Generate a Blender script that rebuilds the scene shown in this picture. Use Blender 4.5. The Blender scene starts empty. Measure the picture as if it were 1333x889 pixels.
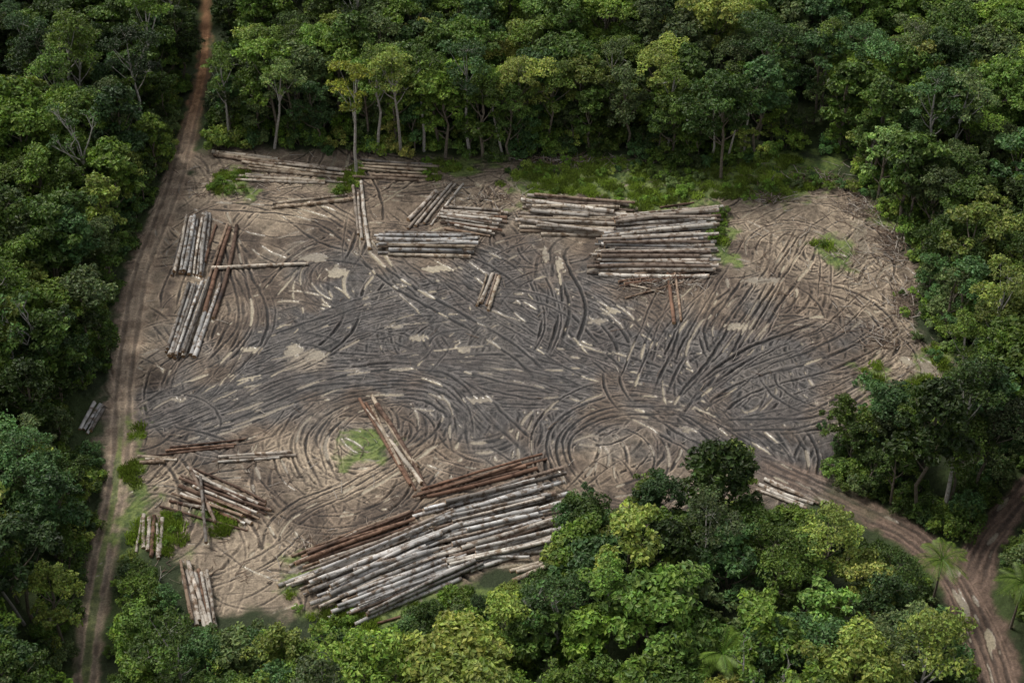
import bpy, math, random
import numpy as np
from mathutils import Vector
random.seed(7); R=np.random.RandomState(7)
# ------------------------------------------------------------ camera
TH=math.radians(40); D=222.0; LENS=60.0
C=np.array([0,-D*math.cos(TH),D*math.sin(TH)])
Fw=np.array([0,math.cos(TH),-math.sin(TH)]); Up=np.array([0,math.sin(TH),math.cos(TH)])
K=36/LENS/1333
def G(px,py,z=0.0):
    """photo survey point -> site coordinate on the level z"""
    d=Fw+np.array([1,0,0])*(px-666.5)*K+Up*(444.5-py)*K
    t=(z-C[2])/d[2]
    return C+d*t
def GP(pts): return np.array([G(a,b)[:2] for a,b in pts])
cam_d=bpy.data.cameras.new("camera"); cam_d.lens=LENS; cam_d.clip_end=8000; cam_d.clip_start=1
cam=bpy.data.objects.new("camera",cam_d); bpy.context.scene.collection.objects.link(cam)
cam.location=C; cam.rotation_euler=(math.pi/2-TH,0,0)
bpy.context.scene.camera=cam
SC=bpy.context.scene
# ------------------------------------------------------------ light
w=bpy.data.worlds.new("World"); SC.world=w; w.use_nodes=True
nt=w.node_tree; bg=nt.nodes["Background"]
sky=nt.nodes.new("ShaderNodeTexSky"); sky.sky_type='NISHITA'; sky.sun_disc=False
SE=math.radians(58); SA=math.radians(-55)
sky.sun_elevation=SE; sky.sun_rotation=SA; sky.dust_density=3.0
hs=nt.nodes.new("ShaderNodeHueSaturation"); hs.inputs['Saturation'].default_value=0.2
nt.links.new(sky.outputs[0],hs.inputs['Color']); nt.links.new(hs.outputs[0],bg.inputs[0]); bg.inputs[1].default_value=0.15
sd=bpy.data.lights.new("sun","SUN"); sd.energy=2.2; sd.angle=math.radians(14); sd.color=(1,0.95,0.87)
sun=bpy.data.objects.new("sun",sd); SC.collection.objects.link(sun)
dirs=Vector((math.sin(SA)*math.cos(SE),math.cos(SA)*math.cos(SE),math.sin(SE)))
sun.rotation_euler=dirs.to_track_quat('Z','Y').to_euler(); sun.location=(0,0,120)
SC.view_settings.view_transform='Standard'; SC.view_settings.look='None'; SC.view_settings.exposure=0
# ------------------------------------------------------------ helpers
_tab=R.rand(256,256)
def vn(x,y,s,seed=0):
    x=np.asarray(x)/s+seed*17.31+1000; y=np.asarray(y)/s+seed*7.77+1000
    xi=np.floor(x).astype(int); yi=np.floor(y).astype(int); fx=x-xi; fy=y-yi
    fx=fx*fx*(3-2*fx); fy=fy*fy*(3-2*fy)
    a=_tab[xi&255,yi&255]; b=_tab[(xi+1)&255,yi&255]; c=_tab[xi&255,(yi+1)&255]; d=_tab[(xi+1)&255,(yi+1)&255]
    return (a*(1-fx)+b*fx)*(1-fy)+(c*(1-fx)+d*fx)*fy
def fbm(x,y,s,seed=0,o=4):
    t=0;a=0.5;n=0
    for i in range(o):
        t=t+a*vn(x,y,s/2**i,seed+i*3); n+=a; a*=0.5
    return t/n
def sst(e0,e1,x):
    t=np.clip((x-e0)/(e1-e0),0,1); return t*t*(3-2*t)
def inpoly(x,y,P):
    ins=np.zeros(np.shape(x),bool); n=len(P); j=n-1
    for i in range(n):
        xi,yi=P[i]; xj,yj=P[j]
        if yi!=yj:
            ins^=((yi>y)!=(yj>y))&(x<(xj-xi)*(y-yi)/(yj-yi)+xi)
        j=i
    return ins
def segdist(x,y,P,closed=True,wid=None):
    d=np.full(np.shape(x),1e9); n=len(P)
    for i in range(n if closed else n-1):
        a=P[i]; b=P[(i+1)%n]; ab=b-a; L=ab@ab
        t=np.clip(((x-a[0])*ab[0]+(y-a[1])*ab[1])/max(L,1e-9),0,1)
        dd=np.hypot(x-a[0]-t*ab[0],y-a[1]-t*ab[1])
        if wid is not None: dd=dd-(wid[i]*(1-t)+wid[i+1]*t)
        d=np.minimum(d,dd)
    return d
def sdist(x,y,P): 
    d=segdist(x,y,P); return np.where(inpoly(x,y,P),d,-d)
def catmull(P,step):
    P=np.array(P,float); Q=np.vstack([2*P[0]-P[1],P,2*P[-1]-P[-2]]); out=[]
    for i in range(1,len(Q)-2):
        p0,p1,p2,p3=Q[i-1],Q[i],Q[i+1],Q[i+2]
        n=max(2,int(np.linalg.norm(p2-p1)/step)); t=np.linspace(0,1,n,endpoint=False)[:,None]
        out.append(0.5*((2*p1)+(-p0+p2)*t+(2*p0-5*p1+4*p2-p3)*t**2+(-p0+3*p1-3*p2+p3)*t**3))
    return np.vstack(out)
def new_mat(name):
    m=bpy.data.materials.new(name); m.use_nodes=True
    return m,m.node_tree,m.node_tree.nodes["Principled BSDF"]
def link(o,parent=None):
    SC.collection.objects.link(o)
    if parent: o.parent=parent
    return o
def empty(name,loc=(0,0,0)):
    e=bpy.data.objects.new(name,None); e.location=loc; SC.collection.objects.link(e); return e
# ------------------------------------------------------------ site plan
YARD=GP([(250,205),(300,188),(350,190),(450,200),(560,205),(640,214),(720,208),(800,216),(930,238),(1000,235),(1060,228),(1100,235),(1125,250),(1165,300),(1192,350),(1197,400),(1215,440),(1245,480),(1240,520),(1150,540),(1100,560),(1080,590),(1075,640),(1010,670),(940,680),(860,690),(770,690),(730,720),(700,745),(600,775),(480,808),(400,815),(390,830),(330,812),(270,800),(225,730),(185,700),(150,690),(135,600),(140,520),(150,430),(175,350),(200,290),(225,240)])
GRASSP=[GP(p) for p in [
 [(655,240),(700,215),(800,205),(900,215),(1000,200),(1090,195),(1100,238),(1010,255),(960,268),(880,266),(820,270),(760,250),(690,260)],
 [(560,210),(640,215),(620,228),(560,228)],[(285,228),(310,225),(318,248),(290,250)],[(430,235),(470,215),(470,240),(440,248)],
 [(920,280),(945,268),(940,330),(925,310)],[(368,710),(400,708),(395,735),(380,780),(430,800),(470,800),(560,775),(640,755),(720,745),(700,800),(380,830)],
 [(455,577),(485,573),(490,592),(465,600)],[(165,600),(195,600),(195,650),(165,640)],[(265,668),(300,675),(300,690),(270,685)],[(1120,480),(1160,475),(1165,500),(1130,500)],[(1195,455),(1230,450),(1235,475),(1210,480)],[(1065,322),(1090,318),(1088,340),(1070,338)],[(180,560),(150,700),(230,720),(215,700)],[(1130,240),(1160,235),(1180,290),(1150,285)],[(1150,500),(1240,495),(1240,530),(1150,530)] ]]
DARKP=GP([(180,545),(230,480),(330,400),(430,330),(600,335),(690,330),(760,355),(900,400),(1040,420),(1120,440),(1120,490),(1050,555),(1120,620),(1000,640),(900,560),(800,540),(700,580),(640,600),(560,560),(450,520),(350,560),(250,585),(180,590)])
LIGHTP=[(430,600,80,45),(310,745,90,55),(1050,300,90,50),(800,580,50,20),(640,250,60,20),(1140,380,50,70),(260,235,45,35),(1180,480,50,22),(400,470,30,14),(170,470,22,120),(250,400,25,50),(350,280,50,25),(230,640,50,30)]
ROADL=GP([(268,-60),(268,40),(263,100),(247,165),(230,230),(208,290),(185,350),(172,420),(160,500),(156,580),(148,650),(130,740),(118,820),(110,900),(100,990)])
ROADL_W=np.array([.8,.8,.95,1.4,1.9,2.1,2.0,2.0,1.9,1.8,1.6,1.45,1.4,1.4,1.4])
ROADR=GP([(990,600),(1060,632),(1120,662),(1185,695),(1232,735),(1265,785),(1290,840),(1308,910),(1320,1000)])
ROADR_W=np.array([2.2,2.1,2.0,2.1,2.5,2.7,2.6,2.5,2.5])
ROADB=GP([(1420,560),(1345,630),(1310,668),(1280,712),(1262,765)])
ROADB_W=np.array([1.7,1.7,1.8,2.1,2.4])
PUD=[(322,493,17,7),(383,456,11,10),(410,462,14,7),(480,372,7,20),(440,355,10,5),(728,340,5,22),(710,330,4,12),(795,405,12,4),(778,418,14,4),(1122,312,9,26),(1140,325,6,14),(1208,474,14,10),(575,350,20,4),(990,365,22,4),(960,425,14,4),(620,520,16,4),(520,372,12,4),(405,335,14,4),(895,560,12,4),(600,455,10,4),(450,670,8,6),(390,740,10,5),(1255,790,5,18),(1290,835,5,14),(1240,745,8,6),(1180,470,12,5),(545,440,12,4),(330,455,14,4),(230,520,12,4)]
# ------------------------------------------------------------ ground height field
dx,dy=0.10,0.14
fx=np.arange(-64,70,dx); fy=np.arange(-64,80,dy)
def ext(step,far):
    out=[];s=step;x=0
    while x<far: s*=1.28; x+=s; out.append(x)
    return np.array(out)
ex=ext(0.12,2500); ey=ext(0.155,2500)
xs=np.concatenate([(fx[0]-ex)[::-1],fx,fx[-1]+ex]); ys=np.concatenate([(fy[0]-ey)[::-1],fy,fy[-1]+ey])
ox,oy=len(ex),len(ey)
X,Y=np.meshgrid(xs,ys)
NY,NX=X.shape
SD=sdist(X,Y,YARD)
nz=fbm(X,Y,7,1); nz2=fbm(X,Y,1.6,5); nz3=fbm(X,Y,0.5,9,3); nzL=fbm(X,Y,22,13); nz4=fbm(X,Y,3.5,31,3)
yard=sst(-1.2,1.2,SD+(nz-.5)*9+(nz2-.5)*3)
rl=-segdist(X,Y,ROADL,False,ROADL_W); rr=np.maximum(-segdist(X,Y,ROADR,False,ROADR_W),-segdist(X,Y,ROADB,False,ROADB_W))
road=sst(-0.5,0.6,np.maximum(rl,rr)+(nz2-.5)*1.6)
H=(nz2-.5)*0.34+(nz3-.5)*0.30
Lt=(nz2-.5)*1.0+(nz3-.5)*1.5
Wt=np.zeros_like(H); Pd=np.zeros_like(H)
PRO_O=np.arange(-1.85,1.86,0.075)
ST=0.085
def stamp(path,depth,tone,wet,strength=1.0,gauge=None,rw=None,single=False):
    n=len(path)
    if n<20: return
    gauge=R.uniform(.75,1.15) if gauge is None else gauge; rw=R.uniform(.10,.20) if rw is None else rw
    depth=depth*1.2
    tan=np.gradient(path,axis=0); tan/=np.linalg.norm(tan,axis=1)[:,None]+1e-9
    nor=np.stack([-tan[:,1],tan[:,0]],1)
    s=np.arange(n)*ST
    ph=R.rand()*500
    m1=vn(s,s*0+ph,2.4,3); m2=vn(s,s*0+ph+40,0.45,4); m3=vn(s,s*0+ph+90,5,5); m4=vn(s,s*0+ph+190,3.0,6); wob=(vn(s,s*0+ph+300,1.1,8)-.5)*.18; wv=.75+.5*vn(s,s*0+ph+400,1.7,8)
    endf=np.clip(np.minimum(s,s[-1]-s)/3.5,0,1)
    for o in PRO_O:
        if single and o<0: continue
        q=path+nor*o
        ix=np.round((q[:,0]-fx[0])/dx).astype(int)+ox; iy=np.round((q[:,1]-fy[0])/dy).astype(int)+oy
        ok=(ix>ox+2)&(ix<ox+len(fx)-2)&(iy>oy+2)&(iy<oy+len(fy)-2)
        ao=abs(o)-gauge+wob; rw_=rw*wv
        rut=np.exp(-(ao/rw_)**4); side=(ao>0)
        berm=np.exp(-((np.abs(ao)-rw_*1.7)/0.11)**2)*np.where(side,1.0,.65)
        mid=np.exp(-(ao/(rw_*2.4))**6)
        wgt=(mid+0.08*(abs(o)<gauge))*strength*endf
        wgt=np.clip(wgt*(0.12+1.6*m3),0,.97)
        pr=depth*(-rut*(0.6+0.8*m1)+berm*0.8*(0.2+1.6*m2))
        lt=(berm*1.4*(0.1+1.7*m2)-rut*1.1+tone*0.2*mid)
        pd=(((m1 if o>0 else m4)-.64)*5>(ao/rw_)**2)*wet*1.0
        a=ok; ixx,iyy,ww=ix[a],iy[a],wgt[a]
        ww=ww*np.clip(yard[iyy,ixx]+road[iyy,ixx],0,1)
        H[iyy,ixx]=H[iyy,ixx]*(1-ww)+(pr[a]+(nz3[iyy,ixx]-.5)*.2)*ww
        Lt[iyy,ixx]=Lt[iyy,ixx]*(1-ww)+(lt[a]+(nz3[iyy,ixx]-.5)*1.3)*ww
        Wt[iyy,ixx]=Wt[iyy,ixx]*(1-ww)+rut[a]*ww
        Pd[iyy,ixx]=Pd[iyy,ixx]*(1-ww)+pd[a]*np.minimum(1,ww*1.4)*(ww>0.28)
def wander(path,amp):
    n=len(path); s=np.arange(n)*ST; ph=R.rand()*900
    tan=np.gradient(path,axis=0); tan/=np.linalg.norm(tan,axis=1)[:,None]+1e-9
    nor=np.stack([-tan[:,1],tan[:,0]],1)
    o=(vn(s,s*0+ph,14,2)-.5)*1.6*amp+(vn(s,s*0+ph+50,30,2)-.5)*3*amp
    return path+nor*o[:,None]
def arc(p,h,k,L,dk=0):
    n=int(L/ST); s=np.arange(n)*ST
    hh=h+k*s+dk*s*s*0.5+(vn(s,s*0+R.rand()*900,9,2)-.5)*.35
    return np.array(p)+np.cumsum(np.stack([np.cos(hh),np.sin(hh)],1)*ST,0)
def resamp(P):
    base=catmull(P,ST); seg=np.concatenate([[0],np.cumsum(np.linalg.norm(np.diff(base,axis=0),axis=1))]); u=np.arange(0,seg[-1],ST)
    return np.stack([np.interp(u,seg,base[:,0]),np.interp(u,seg,base[:,1])],1)
bb=YARD.min(0),YARD.max(0)
def rnd_in():
    while True:
        p=bb[0]+R.rand(2)*(bb[1]-bb[0])
        if inpoly(np.array([p[0]]),np.array([p[1]]),YARD)[0]: return p
def rnd_stamp(n,l0,l1):
    for i in range(n):
        p=rnd_in(); k=R.choice([-1,1])/R.uniform(5,30)
        stamp(arc(p,R.rand()*6.28,k,R.uniform(l0,l1),R.uniform(-.003,.003)),R.uniform(.06,.2),R.uniform(-1,1),1.0*(R.rand()<.6),R.uniform(.5,1),single=R.rand()<.15)
rnd_stamp(320,12,34)
hubs=[(600,450,9),(920,490,8),(640,545,7),(500,370,9),(800,600,8),(360,430,8),(430,600,8),(980,380,9),(760,400,10),(1060,330,6),(470,560,6),(1050,450,8),(300,500,8),(700,460,9)]
for (a,b,r) in hubs:
    c=G(a,b)[:2]
    for j in range(13):
        rr_=R.uniform(.3,1.25)*r+1.5; a0=R.rand()*6.28; sg=R.choice([-1,1])
        c2=c+R.randn(2)*1.7
        p=c2+rr_*np.array([math.cos(a0),math.sin(a0)])
        stamp(arc(p,a0+sg*math.pi/2,sg/rr_,rr_*R.uniform(1.4,3.4),R.uniform(-.003,.003)),R.uniform(.1,.22),R.uniform(-1,1),1.0*(R.rand()<.6),R.uniform(.6,1))
lanes=[([(185,560),(350,498),(500,487),(700,492),(860,520),(960,570),(1040,612)],22,3.2),
 ([(215,520),(380,450),(540,400),(700,372),(800,410),(880,480),(950,560)],12,3.0),
 ([(200,585),(300,545),(420,500),(560,500),(640,560),(690,600)],9,2.6),
 ([(330,400),(420,330),(560,340),(680,400),(800,470),(900,520)],9,3.0),
 ([(880,540),(930,470),(1000,380),(1040,290)],9,2.6),
 ([(900,540),(1000,480),(1100,440),(1170,400)],7,2.8),
 ([(700,480),(720,400),(715,330),(740,300)],4,2),
 ([(420,640),(400,570),(450,520),(560,500)],6,2),
 ([(300,300),(330,400),(300,470),(240,540)],5,2.4),
 ([(760,640),(740,570),(800,530),(900,530)],6,2.4),
 ([(380,740),(390,690),(470,650),(560,580),(640,500)],5,2.6),
 ([(250,260),(400,280),(520,350),(640,440),(700,520)],4,3),
 ([(960,300),(900,380),(860,450),(840,520)],5,2.8),
 ([(940,560),(1060,540),(1140,500),(1200,460)],5,2.6)]
for pts,n,amp in lanes:
    base=resamp(GP(pts))
    for j in range(n):
        a=int(R.rand()**1.6*.45*len(base)); b=len(base)-int(R.rand()**1.6*.4*len(base))
        stamp(wander(base[a:b],amp),R.uniform(.08,.2),R.uniform(-1,.8),1.0*(R.rand()<.5),R.uniform(.65,1))
rnd_stamp(40,6,18)
for P,n in ((ROADL,3),(ROADR,5),(ROADB,2)):
    base=resamp(P)
    for j in range(n): stamp(wander(base,0.15 if P is ROADL else .6),R.uniform(.05,.08),R.uniform(0,1),0.0 if P is ROADL else 0.6,.8,gauge=0.85,rw=.25)
for (a,b,rx,ry) in PUD:
    c=G(a,b); mx=abs(G(a+rx,b)[0]-c[0]); my=abs(G(a,b-ry)[1]-c[1])
    m=(abs(X-c[0])<mx*2)&(abs(Y-c[1])<my*2)
    q=((X[m]-c[0])/mx)**2+((Y[m]-c[1])/my)**2+(nz4[m]-.5)*3+(nz2[m]-.5)*2.6+H[m]*7+.3
    Pd[m]=np.maximum(Pd[m],sst(1.0,.85,q))
def blur(A,n=1):
    for _ in range(n):
        B=A.copy(); B[1:-1]=(A[:-2]+2*A[1:-1]+A[2:])/4; A=B.copy(); A[:,1:-1]=(B[:,:-2]+2*B[:,1:-1]+B[:,2:])/4
    return A
Pd=blur(Pd,1); H=blur(H,1)
# slurry that has flowed back and softened the marks in places
soft=sst(.52,.68,fbm(X,Y,9,91,3))*.5
H=H*(1-soft); Lt=Lt*(1-soft*.7)+(nz3-.5)*.6*soft; Wt=Wt*(1-soft*.6)
fine=np.zeros_like(H); fine[oy+3:oy+len(fy)-3,ox+3:ox+len(fx)-3]=1
H*=fine
pm=sst(.28,.50,Pd)
H=H*(1-pm)+(-0.10)*pm
def col(r,g,b): return np.array([r,g,b])
def mix(A,B,m): return A*(1-m[...,None])+B*m[...,None]
dark=sst(-6,6,sdist(X,Y,DARKP)+(nz-.5)*22+(nzL-.5)*6+(nz4-.5)*10+.5)
lg=np.zeros_like(H)
for (a,b,rx,ry) in LIGHTP:
    c=G(a,b); mx=abs(G(a+rx,b)[0]-c[0]); my=abs(G(a,b-ry)[1]-c[1])
    m=(abs(X-c[0])<mx*2.2)&(abs(Y-c[1])<my*2.2)
    q=((X[m]-c[0])/mx)**2+((Y[m]-c[1])/my)**2+(nz[m]-.5)*2.2+(nz4[m]-.5)*1.5
    lg[m]=np.maximum(lg[m],sst(1.7,.2,q))
base=mix(np.ones(X.shape+(3,))*col(.178,.136,.098),col(.066,.060,.056),dark*0.97)
base=mix(base,col(.27,.22,.16),sst(.52,.68,nz4*.6+nz*.4)*(1-dark*.85)*.55)
base=mix(base,col(.33,.265,.19),lg*.7*(1-dark*.4))
base=mix(base,col(.068,.051,.040),sst(.52,.36,nz4)*(1-dark*.6)*(1-lg*.6)*.75)
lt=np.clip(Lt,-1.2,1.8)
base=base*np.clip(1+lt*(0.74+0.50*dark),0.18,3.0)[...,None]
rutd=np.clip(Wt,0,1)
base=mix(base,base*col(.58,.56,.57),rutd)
forest_floor=mix(np.ones(X.shape+(3,))*col(.028,.040,.014),col(.05,.075,.02),sst(.4,.65,nz))
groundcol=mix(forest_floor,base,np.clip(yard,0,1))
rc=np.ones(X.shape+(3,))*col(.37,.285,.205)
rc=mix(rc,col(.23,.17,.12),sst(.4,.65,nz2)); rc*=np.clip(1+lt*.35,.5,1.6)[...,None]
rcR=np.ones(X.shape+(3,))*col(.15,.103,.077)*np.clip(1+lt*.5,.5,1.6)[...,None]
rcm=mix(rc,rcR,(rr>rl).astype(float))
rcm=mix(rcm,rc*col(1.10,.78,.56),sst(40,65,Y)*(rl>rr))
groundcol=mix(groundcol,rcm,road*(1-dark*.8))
cl=segdist(X,Y,ROADL,False); strip=sst(.55,.25,cl+(nz2-.5)*.6)*sst(-12,-22,Y)
gr=strip*.9
for P in GRASSP:
    m=(X>P[:,0].min()-6)&(X<P[:,0].max()+6)&(Y>P[:,1].min()-6)&(Y<P[:,1].max()+6)
    g=sst(-1.0,1.5,sdist(X[m],Y[m],P)+(nz2[m]-.5)*7+(nz[m]-.5)*8+.3); t=gr[m]; gr[m]=np.maximum(t,g)
gcol=mix(np.ones(X.shape+(3,))*col(.06,.105,.025),col(.17,.23,.055),sst(.3,.7,nz3*.6+nz2*.4))
groundcol=mix(groundcol,gcol,gr*.85)
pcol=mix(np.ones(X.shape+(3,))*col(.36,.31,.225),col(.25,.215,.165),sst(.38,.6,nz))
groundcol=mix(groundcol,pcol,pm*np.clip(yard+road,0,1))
wetA=np.clip(dark*.75+rutd*.5,0,1)*(1-gr)
poolA=pm*np.clip(yard+road,0,1)
idx=np.arange(NY*NX).reshape(NY,NX)
quads=np.stack([idx[:-1,:-1],idx[:-1,1:],idx[1:,1:],idx[1:,:-1]],-1).reshape(-1,4)
cls=np.zeros((NY-1,NX-1),int)
cls[yard[:-1,:-1]>.5]=1
cls[(road[:-1,:-1]>.5)&((SD[:-1,:-1]<0)|(rl[:-1,:-1]>0))]=2
cls=cls.reshape(-1)
gm,gt,gb=new_mat("mud_ground")
at=gt.nodes.new("ShaderNodeAttribute"); at.attribute_name="Col"
aw=gt.nodes.new("ShaderNodeAttribute"); aw.attribute_name="wet"
ap=gt.nodes.new("ShaderNodeAttribute"); ap.attribute_name="pool"
tc=gt.nodes.new("ShaderNodeTexCoord")
ns=gt.nodes.new("ShaderNodeTexNoise"); ns.inputs['Scale'].default_value=4.5; ns.inputs['Detail'].default_value=6; ns.inputs['Roughness'].default_value=.7
gt.links.new(tc.outputs['Object'],ns.inputs['Vector'])
mr=gt.nodes.new("ShaderNodeMapRange"); mr.inputs[1].default_value=.3; mr.inputs[2].default_value=.7; mr.inputs[3].default_value=.6; mr.inputs[4].default_value=1.4
gt.links.new(ns.outputs[0],mr.inputs[0])
mx=gt.nodes.new("ShaderNodeVectorMath"); mx.operation='MULTIPLY'
gt.links.new(at.outputs['Color'],mx.inputs[0]); gt.links.new(mr.outputs[0],mx.inputs[1]); gt.links.new(mx.outputs[0],gb.inputs['Base Color'])
r1=gt.nodes.new("ShaderNodeMapRange"); r1.inputs[3].default_value=.85; r1.inputs[4].default_value=.38; gt.links.new(aw.outputs['Fac'],r1.inputs[0])
r2=gt.nodes.new("ShaderNodeMix"); r2.data_type='FLOAT'; gt.links.new(ap.outputs['Fac'],r2.inputs[0]); gt.links.new(r1.outputs[0],r2.inputs[2]); r2.inputs[3].default_value=.08
gt.links.new(r2.outputs[0],gb.inputs['Roughness'])
sp_=gt.nodes.new("ShaderNodeMapRange"); sp_.inputs[3].default_value=.40; sp_.inputs[4].default_value=.5; gt.links.new(ap.outputs['Fac'],sp_.inputs[0]); gt.links.new(sp_.outputs[0],gb.inputs['Specular IOR Level'])
bp=gt.nodes.new("ShaderNodeBump"); bp.inputs['Distance'].default_value=.2
sb=gt.nodes.new("ShaderNodeMath"); sb.operation='SUBTRACT'; sb.inputs[0].default_value=.85; sb.use_clamp=True; gt.links.new(ap.outputs['Fac'],sb.inputs[1]); gt.links.new(sb.outputs[0],bp.inputs['Strength'])
gt.links.new(ns.outputs[0],bp.inputs['Height']); gt.links.new(bp.outputs[0],gb.inputs['Normal'])
V=np.stack([X,Y,H],-1).reshape(-1,3)
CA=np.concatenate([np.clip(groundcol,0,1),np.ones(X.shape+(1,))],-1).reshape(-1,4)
for name,c in (("ground",0),("logging_yard_mud",1),("dirt_road",2)):
    q=quads[cls==c]; used=np.unique(q); mp=np.zeros(NY*NX,int); mp[used]=np.arange(len(used)); q=mp[q]
    me=bpy.data.meshes.new(name); me.vertices.add(len(used)); me.vertices.foreach_set("co",V[used].astype(np.float32).ravel())
    me.loops.add(len(q)*4); me.loops.foreach_set("vertex_index",q.astype(np.int32).ravel())
    me.polygons.add(len(q)); me.polygons.foreach_set("loop_start",np.arange(0,len(q)*4,4,dtype=np.int32))
    me.update(calc_edges=True); me.polygons.foreach_set("use_smooth",np.ones(len(q),bool))
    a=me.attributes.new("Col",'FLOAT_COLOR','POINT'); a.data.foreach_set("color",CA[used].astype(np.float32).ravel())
    a=me.attributes.new("wet",'FLOAT','POINT'); a.data.foreach_set("value",wetA.ravel()[used].astype(np.float32))
    a=me.attributes.new("pool",'FLOAT','POINT'); a.data.foreach_set("value",poolA.ravel()[used].astype(np.float32))
    me.materials.append(gm); link(bpy.data.objects.new(name,me))
# ------------------------------------------------------------ mesh builder
R=np.random.RandomState(21)
class MB:
    def __init__(s): s.v=[];s.f=[];s.c=[];s.n=0;s.m=[]
    def add(s,v,f,c,m=0):
        v=np.asarray(v,float); s.v.append(v); s.f+= [tuple(i+s.n for i in q) for q in f]
        c=np.asarray(c,float); 
        if c.ndim==1: c=np.tile(c,(len(v),1))
        s.c.append(c); s.n+=len(v); s.m+=[m]*len(f)
    def tube(s,P,Rd,c,k=6,m=0,capc=None,caps=True):
        P=np.asarray(P,float); n=len(P); T=np.gradient(P,axis=0); T/=np.linalg.norm(T,axis=1)[:,None]+1e-9
        a=np.array([0,0,1.]) if abs(T[0][2])<.9 else np.array([1.,0,0]); vs=[]
        ang=np.arange(k)*2*math.pi/k
        for i in range(n):
            u=np.cross(T[i],a); u/=np.linalg.norm(u)+1e-9; v=np.cross(T[i],u)
            rr=Rd[i] if np.ndim(Rd[i])==0 else Rd[i][:,None]
            vs.append(P[i]+rr*(np.cos(ang)[:,None]*u+np.sin(ang)[:,None]*v))
        vs=np.vstack(vs); f=[]
        for i in range(n-1):
            for j in range(k):
                j2=(j+1)%k; f.append((i*k+j,i*k+j2,(i+1)*k+j2,(i+1)*k+j))
        s.add(vs,f,c,m)
        if caps:
            cc=capc if capc is not None else c
            s.add(vs[:k],[tuple(range(k))[::-1]],cc if capc is not None else np.array(cc)[:k] if np.ndim(cc)>1 else cc,m+(1 if capc is not None else 0)); s.add(vs[-k:],[tuple(range(k))],cc if capc is not None else np.array(cc)[-k:] if np.ndim(cc)>1 else cc,m+(1 if capc is not None else 0))
    def mesh(s,name,mats,smooth=False):
        me=bpy.data.meshes.new(name); V=np.vstack(s.v); me.from_pydata(V.tolist(),[],s.f)
        a=me.attributes.new("Col",'FLOAT_COLOR','POINT'); Cc=np.vstack(s.c); Cc=np.hstack([Cc,np.ones((len(Cc),1))]); a.data.foreach_set("color",Cc.astype(np.float32).ravel())
        for m in mats: me.materials.append(m)
        me.polygons.foreach_set("material_index",np.array(s.m,dtype=np.int32))
        if smooth: me.polygons.foreach_set("use_smooth",np.ones(len(me.polygons),bool))
        me.update(); return me
lm,lt_,lb=new_mat("leaf")
a=lt_.nodes.new("ShaderNodeAttribute"); a.attribute_name="Col"; oi=lt_.nodes.new("ShaderNodeObjectInfo")
mm=lt_.nodes.new("ShaderNodeVectorMath"); mm.operation='MULTIPLY'; lt_.links.new(a.outputs['Color'],mm.inputs[0]); lt_.links.new(oi.outputs['Color'],mm.inputs[1])
lt_.links.new(mm.outputs[0],lb.inputs['Base Color']); lb.inputs['Roughness'].default_value=.5; lb.inputs['Specular IOR Level'].default_value=.3
tr=lt_.nodes.new("ShaderNodeBsdfTranslucent"); mm2=lt_.nodes.new("ShaderNodeVectorMath"); mm2.operation='MULTIPLY'; mm2.inputs[1].default_value=(1.1,1.25,.5)
lt_.links.new(mm.outputs[0],mm2.inputs[0]); lt_.links.new(mm2.outputs[0],tr.inputs[0])
ms=lt_.nodes.new("ShaderNodeMixShader"); ms.inputs[0].default_value=.22
lt_.links.new(lb.outputs[0],ms.inputs[1]); lt_.links.new(tr.outputs[0],ms.inputs[2]); lt_.links.new(ms.outputs[0],lt_.nodes["Material Output"].inputs[0])
def barkmat(name,scale,dark,lo,hi):
    m,t,b=new_mat(name)
    a=t.nodes.new("ShaderNodeAttribute"); a.attribute_name="Col"; c=t.nodes.new("ShaderNodeTexCoord")
    n=t.nodes.new("ShaderNodeTexNoise"); n.inputs['Scale'].default_value=scale; n.inputs['Detail'].default_value=6; n.inputs['Roughness'].default_value=.7
    t.links.new(c.outputs['Object'],n.inputs['Vector'])
    r=t.nodes.new("ShaderNodeMapRange"); r.inputs[1].default_value=lo; r.inputs[2].default_value=hi; t.links.new(n.outputs[0],r.inputs[0])
    x=t.nodes.new("ShaderNodeMix"); x.data_type='RGBA'; x.blend_type='MULTIPLY'; 
    x.inputs[7].default_value=dark+(1,)
    t.links.new(r.outputs[0],x.inputs[0]); t.links.new(a.outputs['Color'],x.inputs[6]); t.links.new(x.outputs[2],b.inputs['Base Color'])
    bb=t.nodes.new("ShaderNodeBump"); bb.inputs['Distance'].default_value=.05; bb.inputs['Strength'].default_value=.6; t.links.new(n.outputs[0],bb.inputs['Height']); t.links.new(bb.outputs[0],b.inputs['Normal'])
    b.inputs['Roughness'].default_value=.85; return m
bark=barkmat("tree_bark",3,(.5,.45,.4),.4,.65)
logm=barkmat("log_bark",1.3,(.36,.28,.22),.48,.59)
endm=barkmat("log_end_grain",5,(.7,.6,.5),.45,.65)
def leaves(mb,P,N,size,tint,asp=.55):
    n=len(P); N=N/(np.linalg.norm(N,axis=1)[:,None]+1e-9)
    r=R.randn(n,3); T=np.cross(N,r); T/=np.linalg.norm(T,axis=1)[:,None]+1e-9; B=np.cross(N,T)
    s=size[:,None]; 
    v=np.stack([P-T*s*.5,P+B*s*asp*.5+N*s*.06,P+T*s*.5-N*s*.08,P-B*s*asp*.5+N*s*.06],1).reshape(-1,3)
    f=np.arange(n*4).reshape(n,4).tolist()
    mb.add(v,f,np.repeat(tint,4,axis=0),0)
def sphere_dirs(n,zmin=-1):
    z=R.uniform(zmin,1,n); a=R.rand(n)*6.283; q=np.sqrt(1-z*z); return np.stack([q*np.cos(a),q*np.sin(a),z],1)
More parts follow.
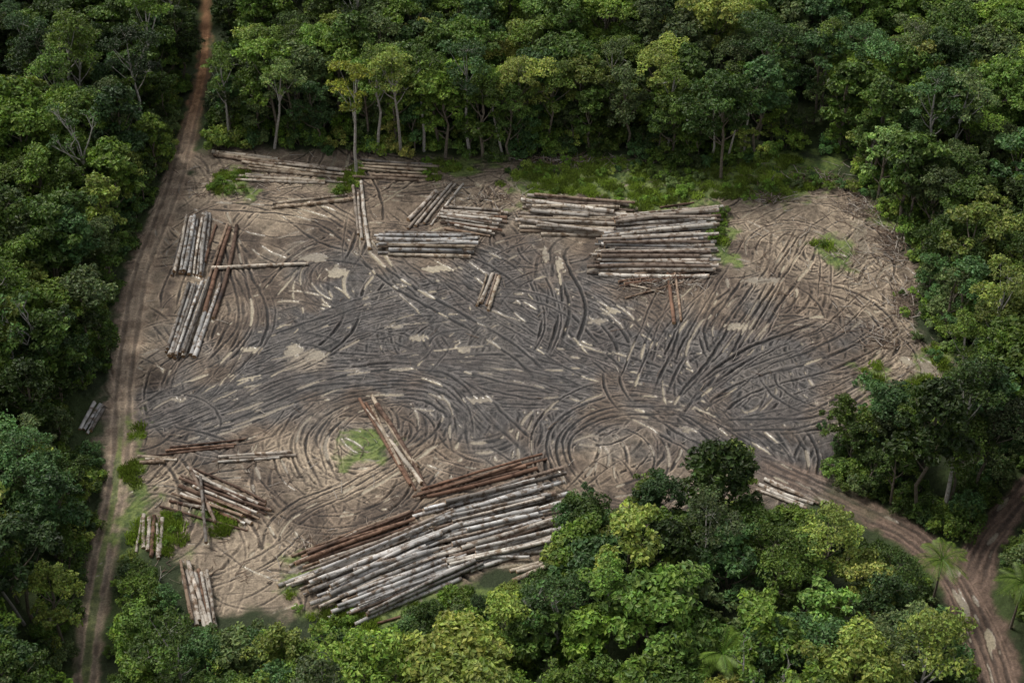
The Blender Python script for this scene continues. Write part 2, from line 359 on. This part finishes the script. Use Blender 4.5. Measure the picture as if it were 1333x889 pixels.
def blob(mb,c,br,n,ls,flat=.7,tv=None,zmin=-.35):
    d=sphere_dirs(n,zmin); rad=br*R.uniform(.5,1.12,n)**.6
    rad*=1+.3*np.sin(d[:,0]*5+c[0]*3)*np.cos(d[:,1]*5+c[1]*3)
    P=c+d*rad[:,None]*np.array([1,1,flat]); N=d*.6+np.array([0,0,.5])+R.randn(n,3)*.5
    tv=R.uniform(.6,1.35) if tv is None else tv
    t=tv*R.uniform(.55,1.5,n)
    tint=np.stack([t*R.uniform(.85,1.2,n),t,t*R.uniform(.8,1.1,n)],1)
    leaves(mb,P,N,ls*R.uniform(.6,1.4,n),tint)
def make_tree(name,h,r,depth=.5,nsub=8,ls=.42,lp=110,tr_=.2,lean=.5,sparse=1.0,tc=(.20,.17,.13)):
    """depth = fraction of the height that carries foliage"""
    mb=MB(); top=np.array([R.randn()*lean,R.randn()*lean,h*.82])
    tp=[np.zeros(3)-np.array([0,0,.3])]+[top*t+np.array([R.randn()*.2,R.randn()*.2,0]) for t in (.25,.5,.75)]+[top]
    mb.tube(tp,[tr_*1.25,tr_,tr_*.85,tr_*.6,tr_*.3],tc,6,1,caps=False)
    for i in range(nsub):
        if i==0: c=np.array([top[0],top[1],h-r*.35]); sr=r*.48
        else:
            a=i*2.4+R.rand()*1.0; fz=((i-.5)/(nsub-1))**1.15; q=r*R.uniform(.35,.8)*(1-.25*max(0,fz-.6)); z=h-r*.3-(h*depth-r*.3)*fz*R.uniform(.75,1.1)
            c=np.array([top[0]+q*math.cos(a),top[1]+q*math.sin(a),z]); sr=r*R.uniform(.24,.46)
        tt=min(.95,max(.2,(c[2]-sr)/h)); st=top*tt; mb.tube([st,(st+c)/2+np.array([0,0,-.3]),c],[tr_*.45,tr_*.3,tr_*.12],tc,4,1,caps=False)
        tv0=R.uniform(.7,1.3); nb=int(6*(sr/(r*.4))**2)+3
        for j in range(nb):
            d=sphere_dirs(1,-.25)[0]; bc=c+d*sr*np.array([.9,.9,.6])*R.uniform(.5,1.25); br=sr*R.uniform(.25,.58)
            mb.tube([c,(c+bc)/2,bc],[tr_*.14,tr_*.1,tr_*.04],tc,3,1,caps=False)
            blob(mb,bc,br,int(lp*sparse*(br/1.0)**1.6)+14,ls,.65,tv0*R.uniform(.7,1.35))
    return mb.mesh(name,[lm,bark])
def make_shrub(name,h,r,ls=.32):
    mb=MB()
    for i in range(11):
        a=R.rand()*6.28;q=r*R.rand()**.6*.9; c=np.array([q*math.cos(a),q*math.sin(a),h*R.uniform(.25,.9)*(1-.4*q/r)]); 
        mb.tube([np.array([q*.3*math.cos(a),q*.3*math.sin(a),-.1]),c*.6,c],[.05,.04,.02],(.15,.12,.08),3,1,caps=False)
        blob(mb,c,r*R.uniform(.2,.45),95,ls,.8)
    return mb.mesh(name,[lm,bark])
def make_palm(name,h,nf=15,L=3.6):
    mb=MB(); top=np.array([.5,.3,h]); mb.tube([(0,0,-.3),(.1,.05,h*.4),(.3,.2,h*.8),top],[.2,.16,.13,.12],(.25,.21,.17),7,1,caps=False)
    for i in range(nf):
        a=i*2.4+R.rand()*.3; el=R.uniform(.2,1.1); d=np.array([math.cos(a),math.sin(a),0]); s=np.linspace(0,1,12)[:,None]
        P=top+d*L*s*math.cos(el*.6)+np.array([0,0,1])*(L*math.sin(el)*s-L*.75*s*s*(.7+.5*R.rand()))
        mb.tube(P[::2],[.045]*6,(.6,.8,.5),3,0,caps=False)
        side=np.array([-d[1],d[0],0])
        for k_ in range(1,12):
            for sg in (-1,1):
                for e in (0,.5):
                    p=P[k_]*(1-e)+P[max(k_-1,0)]*e; ll=.95*math.sin(min(1,k_/12*.8+.25)*math.pi)**.5+.15
                    t=p+side*sg*ll*.85+d*ll*.45-np.array([0,0,.35*ll]); m_=(p+t)/2+np.array([0,0,.05]); wv=d*.05
                    mb.add([p,m_+wv,t,m_-wv],[(0,1,2,3)],np.array([1.1,1.1,.9])*R.uniform(.6,1.2),0)
    return mb.mesh(name,[lm,bark])
def make_bare(name,h):
    mb=MB(); c=(.46,.44,.40)
    def br(p,d,L,rad,lv):
        q=p+d*L*.5+R.randn(3)*.06*L; e=q+(d+R.randn(3)*.12)*L*.5
        mb.tube([p,q,e],[rad,rad*.8,rad*.5],c,4 if lv else 6,1,caps=False)
        if lv<4:
            for i in range(3 if lv else 5):
                nd=d*.8+sphere_dirs(1,-.1)[0]*.75; nd/=np.linalg.norm(nd); br(q+(e-q)*R.rand(),nd,L*R.uniform(.35,.55),rad*.55,lv+1)
        elif R.rand()<.4: blob(mb,e,.35,10,.3)
    br(np.array([0,0,-.3]),np.array([0,0,1.]),h*.7,.17,0)
    return mb.mesh(name,[lm,bark])
TDM=[(13,4.6),(15,5.2),(12,3.6),(16,5.4),(14,3.9),(17,5.0),(11,3.2),(15,4.2),(13,3.4),(15,4.8)]
T_dim=TDM
T_broad=[make_tree(f"broad{i}",TDM[i][0],TDM[i][1],ls=[.42,.55,.34,.46,.36,.6,.4,.5,.65,.32][i],nsub=[9,10,9,11,10,10,8,9,9,11][i],depth=[.6,.5,.75,.55,.7,.55,.75,.6,.7,.5][i],sparse=[1,.8,1.2,.9,1.1,.7,1,.9,.6,.9][i]) for i in range(10)]
T_tall=[make_tree(f"tall{i}",19,3.9,nsub=8,ls=.36,lp=60,tr_=.22,depth=.4,lean=.9,tc=(.46,.44,.40)) for i in range(3)]
T_small=[make_tree(f"small{i}",7.5,2.5,nsub=8,ls=.34,lp=100,tr_=.1,depth=.85) for i in range(3)]
T_shrub=[make_shrub(f"shrub{i}",[2.4,1.6,3.0][i],[1.9,1.5,2.0][i]) for i in range(3)]
T_palm=[make_palm("palm0",8),make_palm("palm1",11,13,3.2)]
T_bare=[make_bare("bare0",12),make_bare("bare1",10)]
# ------------------------------------------------------------ forest placement
VIS=np.array([(262,200),(300,190),(350,192),(450,205),(560,205),(640,212),(720,205),(800,205),(860,215),(930,222),(1000,205),(1060,190),(1095,205),(1120,240),(1160,290),(1190,340),(1195,400),(1215,440),(1245,480),(1225,505),(1150,500),(1120,515),(1060,525),(1050,560),(1080,590),(1060,625),(1100,648),(1180,685),(1235,715),(1275,690),(1310,645),(1345,625),(1345,670),(1295,720),(1310,780),(1333,830),(1345,900),(1345,990),(1285,990),(1270,889),(1250,820),(1215,765),(1165,705),(1090,675),(1020,655),(1000,640),(1010,605),(990,578),(940,570),(880,590),(840,625),(800,652),(770,645),(725,632),(700,650),(690,680),(715,745),(640,765),(560,790),(470,815),(400,815),(390,830),(330,812),(275,828),(245,820),(228,760),(185,728),(165,700),(150,740),(142,800),(130,889),(120,1000),(90,1000),(100,889),(112,800),(132,680),(135,600),(132,575),(118,582),(92,575),(95,545),(112,505),(145,490),(150,430),(165,360),(190,300),(210,240),(235,170),(255,100),(262,0),(262,-60),(276,-60),(276,0),(278,100),(262,160)],float)
def proj(P):
    d=P-C; z=d@Fw; return 666.5+d[:,0]/z/K, 444.5-(d@Up)/z/K
def clear_ok(x,y,h,r,slack=.75,low=.45):
    r=r*slack
    P=np.array([(x,y,0),(x,y,h*.97),(x-r,y,h*.8),(x+r,y,h*.8),(x-r*.9,y,h*low),(x+r*.9,y,h*low),(x,y,h*.5),(x-r*.7,y,h*.93),(x+r*.7,y,h*.93),(x-r*.5,y,h*.2),(x+r*.5,y,h*.2),(x,y,h*.75),(x+r,y,h*.62),(x-r,y,h*.62)])
    a,b=proj(P)
    return not inpoly(a,b,VIS).any()
def road_d(x,y): return np.minimum(np.minimum(segdist(x,y,ROADL,False),segdist(x,y,ROADR,False)),segdist(x,y,ROADB,False))
forest=empty("rainforest_trees"); under=empty("undergrowth_shrubs")
pal=[(.050,.086,.018),(.068,.115,.022),(.085,.138,.022),(.052,.102,.034),(.105,.158,.028),(.078,.110,.040),(.160,.205,.045),(.036,.066,.020)]
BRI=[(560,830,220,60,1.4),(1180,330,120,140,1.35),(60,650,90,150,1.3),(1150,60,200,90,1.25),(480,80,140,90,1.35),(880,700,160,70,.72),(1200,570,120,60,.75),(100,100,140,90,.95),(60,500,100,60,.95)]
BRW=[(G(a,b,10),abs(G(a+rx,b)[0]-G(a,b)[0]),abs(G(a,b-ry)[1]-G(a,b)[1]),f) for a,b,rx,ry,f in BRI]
def place(me,x,y,s,name,parent,colr,rz=None,sz=None):
    o=bpy.data.objects.new(name,me); o.location=(x,y,0); o.rotation_euler=(R.randn()*.03,R.randn()*.03,R.rand()*6.28 if rz is None else rz)
    sz=s*R.uniform(.9,1.1) if sz is None else sz; o.scale=(s,s,sz); o.color=(*colr,1); link(o,parent); return o
def tone(x,y):
    n=float(fbm(np.array([x]),np.array([y]),26,77,3)[0]); c=np.array(pal[R.choice(8,p=[.16,.15,.15,.12,.14,.12,.10,.06])])
    f=1
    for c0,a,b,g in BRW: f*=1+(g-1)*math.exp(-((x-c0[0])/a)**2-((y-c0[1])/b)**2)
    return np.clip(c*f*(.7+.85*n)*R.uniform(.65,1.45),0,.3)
cnt=0; sp=4.6
gx,gy=np.meshgrid(np.arange(-120,120,sp),np.arange(-92,175,sp))
px=(gx+R.uniform(-2,2,gx.shape)).ravel(); py=(gy+R.uniform(-2,2,gx.shape)).ravel()
keep=(~inpoly(px,py,YARD))&(road_d(px,py)>2.8); px,py=px[keep],py[keep]
for x,y in zip(px,py):
    done=False
    for att in range(5):
        k=R.randint(10) if att<3 else -1
        if k>=0: me=T_broad[k]; h,r=T_dim[k]; s=R.uniform(.75,1.18)*(1-.12*att)
        else: me=T_small[R.randint(3)]; h,r=7.5,2.5; s=R.uniform(.7,1.2)*(1 if att==3 else .7)
        if att==0 and R.rand()<.10: me=T_tall[R.randint(3)]; h,r=19,3.9
        if att==0 and R.rand()<.012: me=T_palm[1]; h,r=11,3; s=R.uniform(1,1.35)
        if clear_ok(x,y,h*s,r*s):
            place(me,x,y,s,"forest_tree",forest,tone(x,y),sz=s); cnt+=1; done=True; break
    if not done and clear_ok(x,y,2,1.5):
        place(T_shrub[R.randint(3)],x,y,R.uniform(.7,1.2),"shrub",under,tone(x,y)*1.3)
fxr=R.uniform(-75,80,16000); fyr=R.uniform(-62,90,16000)
dY=sdist(fxr,fyr,YARD); dR=road_d(fxr,fyr); cn=fbm(fxr,fyr,8,41,2); sc=0; st_=0; se=0
pq=np.array([proj(np.array([[x,y,0.]])) for x,y in zip(fxr,fyr)])[:,:,0]
for x,y,d,rd,cv,(qx,qy) in zip(fxr,fyr,dY,dR,cn,pq):
    if rd<2.2: continue
    if -1<d<3.2 and cv>.53 and se<260 and rd>3 and R.rand()<.5 and not (250<qx<660 and qy<300) and not (380<qx<730 and qy>580) and not (170<qx<300 and qy>600):
        place(T_shrub[R.randint(3)],x,y,R.uniform(.2,.6),"shrub",under,tone(x,y)*R.uniform(1.2,2.0)); se+=1; continue
    if (-16<d<-1.0 and y>0 or -9<d<-1) and st_<330 and R.rand()<.35:
        s=R.uniform(.5,1.15)
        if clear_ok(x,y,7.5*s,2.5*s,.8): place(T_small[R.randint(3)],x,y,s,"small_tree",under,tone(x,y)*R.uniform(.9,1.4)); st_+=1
        continue
    if not((-8<d<.5) or (1.8<rd<6 and d<0)): continue
    if sc>1300: continue
    s=R.uniform(.35,1.2)
    if clear_ok(x,y,2.2*s,1.6*s,.8): place(T_shrub[R.randint(3)],x,y,s,"shrub",under,tone(x,y)*R.uniform(1.1,1.8)); sc+=1
grass=empty("grass_and_weeds")
def tuft(name):
    mb=MB()
    for i in range(150):
        a=R.rand()*6.28; q=R.rand()**.7*.9; p=np.array([q*math.cos(a),q*math.sin(a),-.03]); L=R.uniform(.2,.5); b=R.rand()*6.28; d=np.array([math.cos(b),math.sin(b),0]); e=p+d*L*.6+np.array([0,0,L]); wv=np.array([-d[1],d[0],0])*.05
        mb.add([p-wv,p+wv,(p+e)/2+wv+np.array([0,0,.08]),e,(p+e)/2-wv+np.array([0,0,.08])],[(0,1,2,3,4)],np.array([1.1,1,.8])*R.uniform(.6,1.4),0)
    return mb.mesh(name,[lm])
tf=[tuft("tuft0"),tuft("tuft1")]
for gi,P in enumerate(GRASSP):
    lo,hi=P.min(0)-1,P.max(0)+1; A=(hi-lo).prod(); n=int(A*.95); q=lo+R.rand(n,2)*(hi-lo); q=q[sdist(q[:,0],q[:,1],P)+(fbm(q[:,0],q[:,1],5,63,2)-.5)*6>0]
    if len(q)==0: continue
    pn=fbm(q[:,0],q[:,1],4,55,2)
    for (x,y),v in zip(q,pn):
        if v<.42: continue
        if R.rand()<.84: place(tf[R.randint(2)],x,y,R.uniform(.6,1.3),"grass_tuft",grass,np.array([.21,.31,.065])*R.uniform(.5,1.3))
        else: place(T_shrub[R.randint(3)],x,y,R.uniform(.2,.55),"weed",grass,np.array([.19,.32,.05])*R.uniform(.5,1.2))
def base_for(px,py,h): p=G(px,py,h); return p[0],p[1]
for (px,py,h,me,hh,c,nm) in [
 (1157,175,12,T_broad[6],11,(.21,.32,.10),"lime_green_tree"),(1085,785,13,T_broad[6],11,(.18,.31,.07),"lime_green_tree"),(990,850,12,T_broad[2],12,(.17,.26,.09),"lime_green_tree"),
 (455,95,17,T_tall[0],19,(.25,.28,.04),"yellow_green_tree"),(1185,40,16,T_tall[1],19,(.12,.16,.06),"tall_thin_tree"),
 (345,80,15,T_tall[2],19,(.14,.20,.06),"tall_thin_tree"),(950,110,16,T_broad[3],16,(.045,.085,.018),"broadleaf_tree"),
 (1225,735,6.5,T_palm[0],8,(.12,.18,.03),"palm_tree"),(1330,765,6.5,T_palm[0],8,(.11,.17,.03),"palm_tree"),
 (995,865,15,T_bare[0],12,(.09,.16,.03),"bare_tree"),(42,400,15,T_bare[1],10,(.06,.12,.03),"bare_tree"),(732,795,13,T_bare[1],10,(.06,.12,.03),"bare_tree"),(105,180,15,T_bare[0],12,(.06,.12,.03),"bare_tree")]:
    x,y=base_for(px,py,h); s=h/hh*1.08; place(me,x,y,s,nm,None,c,sz=s)
for i,(px,py,s) in enumerate([(300,186,.8),(492,199,.95),(522,201,1.05),(552,197,.95),(612,203,1.0),(655,205,.8),(868,202,.8),(925,212,.75),(945,214,.8),(967,206,.75),(1135,238,.75)]):
    x,y=base_for(px,py,0); place(T_tall[i%3],x,y,s,"tall_thin_tree",None,np.array(pal[[2,4,6,1,3][i%5]])*1.15,sz=s)
# ------------------------------------------------------------ logs
TONES={'silver':[(.48,.47,.45),(.38,.37,.355),(.28,.265,.245),(.54,.52,.49),(.18,.16,.14),(.44,.42,.39)],'tan':[(.42,.36,.28),(.33,.27,.20),(.49,.43,.35),(.24,.18,.13)],
 'brown':[(.17,.095,.06),(.22,.135,.09),(.13,.08,.055),(.28,.20,.14)],'grey':[(.39,.345,.29),(.29,.245,.20),(.46,.41,.35),(.20,.15,.115),(.51,.47,.41)]}
def add_log(mb,a,b,r0,r1,c):
    n=11; t=np.linspace(0,1,n)[:,None]; P=a*(1-t)+b*t; L=np.linalg.norm(b-a); dr=(b-a)/L
    sd=np.cross(dr,[0,0,1]); sd/=np.linalg.norm(sd); P=P+sd*np.sin(t*math.pi)*R.randn()*L*.008+sd*(R.randn(n,1))*.02
    k=9; rr=[ (r0*(1-q)+r1*q)*(1+R.randn(k)*.04)*(1+R.randn()*.03) for q in t[:,0]]
    cc=np.array(c)*R.uniform(.8,1.15)
    vcol=np.repeat(np.clip(cc*(1+R.randn(n,1)*.2),.02,.8),k,axis=0)
    mb.tube(P,rr,vcol,k,0,capc=np.array([.46,.30,.17])*R.uniform(.5,1.1))
def pile(name,A0,A1,B0,B1,tone_,r=.26,layers=1,n=None,jit=.5,ang=.15,gap=1.03,mixt=None,z0=0,stray=0,pm_=.3):
    a0,a1,b0,b1=[G(*p,z=.4*layers+z0)[:2] for p in (A0,A1,B0,B1)]
    wdt=(np.linalg.norm(a1-a0)+np.linalg.norm(b1-b0))/2
    if n is None: n=max(1,int(wdt/(2*r*gap))+1)
    mb=MB()
    for l in range(layers):
        m=n-l
        for i in range(m):
            top_=(l==layers-1 and layers>1)
            if top_ and R.rand()<.3: continue
            t=(i+.5*l+.0)/max(n-1,1) if n>1 else .5
            a=a0*(1-t)+a1*t; b=b0*(1-t)+b1*t; L=np.linalg.norm(b-a); d=(b-a)/L
            a=a+d*R.uniform(-jit,jit)*1.2; b=b+d*R.uniform(-jit,jit)*1.6
            if jit>.4 and R.rand()<.3:
                if R.rand()<.5: a=a+d*L*R.uniform(.05,.3)
                else: b=b-d*L*R.uniform(.05,.3)
            k_=ang*(2.2 if top_ and R.rand()<.35 else 1.0)
            nn=np.array([-d[1],d[0]]); a=a+nn*R.randn()*k_; b=b+nn*R.randn()*k_
            q=r*R.uniform(.66,1.16); z=r*.9+l*r*1.66-.05+z0+(.08 if k_>ang*2 else 0)
            tl=TONES[mixt if (mixt and R.rand()<pm_) else tone_]
            e=(q,q*R.uniform(.68,.95)); e=e if R.rand()<.5 else e[::-1]
            add_log(mb,np.array([*a,z+R.randn()*.05]),np.array([*b,z+R.randn()*.05]),*e,tl[R.randint(len(tl))])
    for i in range(stray):
        t=R.choice([-.12,1.1])+R.randn()*.05; a=a0*(1-t)+a1*t; b=b0*(1-t)+b1*t; f=R.uniform(.3,.6); u=R.uniform(0,1-f); d=b-a
        p=a+d*u; q2=a+d*(u+f)+np.array([-d[1],d[0]])*R.randn()*.1; r_=r*R.uniform(.5,.8)
        tl=TONES[R.choice(['brown','tan','grey'])]; add_log(mb,np.array([*p,r_]),np.array([*q2,r_]),r_,r_*.8,tl[R.randint(len(tl))])
    me=mb.mesh(name,[logm,endm],True); return link(bpy.data.objects.new(name,me))
S="log_pile"
pile(S,(300,200),(318,232),(455,219),(432,238),'tan',.29,1,8,1.6,.35,mixt='grey')
pile(S,(272,197),(280,203),(362,206),(362,214),'tan',.28,1,3)
pile(S,(470,206),(467,229),(560,211),(567,235),'tan',.28,1,6,.8,mixt='silver')
pile(S,(353,264),(356,268),(452,252),(456,257),'tan',.25,1,2)
pile(S,(461,238),(470,236),(466,300),(482,322),'grey',.30,1,3)
pile(S,(580,234),(600,238),(527,290),(558,294),'grey',.28,1,5,.8)
pile(S,(575,264),(578,290),(652,268),(642,300),'grey',.28,3,None,.8,.25,mixt='brown',pm_=.25)
pile(S,(494,300),(500,322),(622,300),(605,324),'silver',.28,3,None,.8,.22,mixt='tan')
pile(S,(692,250),(674,296),(815,260),(800,300),'grey',.28,3,None,1.0,.4,mixt='tan')
pile(S,(800,276),(772,346),(928,264),(922,348),'grey',.28,4,None,1.1,.4,mixt='silver',stray=2)
pile(S,(818,352),(812,384),(925,345),(900,362),'brown',.24,1,6,1.4,.8)
pile(S,(867,347),(877,345),(876,418),(888,420),'brown',.27,1,2)
pile(S,(240,282),(272,276),(226,352),(262,354),'silver',.29,2,None,.3,.15,mixt='grey')
pile(S,(283,290),(310,295),(262,345),(272,432),'brown',.30,1,4,.6,.3)
pile(S,(244,368),(284,362),(214,456),(252,460),'silver',.30,2,None,.4,.15,mixt='grey')
pile("log",(275,348),(275,348),(400,341),(400,341),'tan',.36,1,1,.1)
pile(S,(636,356),(650,358),(621,394),(636,400),'tan',.25,1,5,.4,mixt='grey')
pile(S,(174,592),(178,600),(222,594),(222,600),'tan',.27,1,3)
pile(S,(208,582),(205,590),(322,570),(318,578),'brown',.22,1,3,1)
pile(S,(275,600),(285,592),(388,592),(385,586),'grey',.22,1,3,.8)
pile("log",(262,618),(262,618),(265,705),(265,705),'silver',.28,1,1,.1,z0=.85)
pile(S,(250,616),(230,650),(345,652),(308,678),'brown',.23,2,14,1.3,.7,mixt='grey')
pile(S,(186,670),(210,672),(178,716),(208,722),'grey',.25,1,6,.5,.25,mixt='brown')
pile(S,(234,730),(272,744),(258,810),(284,820),'grey',.27,2,None,.7,.25,mixt='brown')
pile(S,(121,523),(135,527),(104,556),(117,562),'silver',.27,1,5,.3)
pile(S,(476,521),(492,516),(530,618),(553,625),'tan',.28,1,6,1.4,.4,mixt='brown',pm_=.6)
pile(S,(392,716),(402,735),(545,660),(552,680),'brown',.24,2,None,1.4,.35)
pile(S,(378,742),(470,800),(566,672),(612,740),'silver',.255,3,None,1.8,.4,mixt='grey',stray=2)
pile(S,(548,632),(552,646),(690,594),(695,606),'brown',.24,2,None,1.4,.35)
pile(S,(552,652),(606,736),(708,608),(735,703),'silver',.255,3,None,1.8,.4,mixt='grey')
pile(S,(664,742),(672,752),(706,728),(712,736),'tan',.28,1,3)
pile(S,(1000,625),(992,640),(1056,648),(1045,660),'grey',.25,1,6,.7)
# ------------------------------------------------------------ branch debris
mb=MB()
ZN=[((1090,215),(1200,440),380),((700,205),(840,225),110),((230,215),(330,260),70),((560,240),(700,290),100),((950,250),(1190,400),240),((800,340),(920,390),120),((380,700),(560,720),110),((400,560),(560,760),70),((1120,440),(1240,520),180),((200,600),(380,760),170),((260,200),(480,260),110),((180,220),(1180,700),190),((840,210),(1100,250),90)]
def stick(p,L,rad,zt=.0):
    a=R.rand()*3.14; d=np.array([math.cos(a),math.sin(a),R.randn()*.06]); q=p+d*L
    c=np.array([(.34,.28,.22),(.20,.14,.10),(.46,.42,.37),(.13,.095,.075)][R.randint(4)])
    mb.tube([p+[0,0,.06+zt],(p+q)/2+[R.randn()*.12,R.randn()*.12,.1+R.rand()*.15+zt],q+[0,0,.08+R.rand()*.2+zt*.6]],[rad,rad*.8,rad*.4],c,5,0)
for lo,hi,n in ZN:
    for i in range(n):
        stick(G(R.uniform(lo[0],hi[0]),R.uniform(lo[1],hi[1])),R.uniform(.4,2.2)*(1.4 if n in (380,) else 1),R.uniform(.02,.065))
for (a,b,rx,ry,n) in [(1160,320,22,26,150),(1180,395,16,24,140),(1125,275,22,12,90),(735,212,45,5,130),(1000,262,26,6,80),(560,705,40,8,60),(1150,440,20,14,70),(860,372,40,8,80),(640,262,30,8,60),(1060,235,30,8,60)]:
    for i in range(n):
        u,v=R.randn(2)*.6; stick(G(a+rx*u,b+ry*v),R.uniform(.8,3.0),R.uniform(.03,.08),.6*R.rand()*math.exp(-(u*u+v*v)))
link(bpy.data.objects.new("branch_debris",mb.mesh("branch_debris",[bark])))
print("trees",cnt,"shrubs",sc,st_,se)
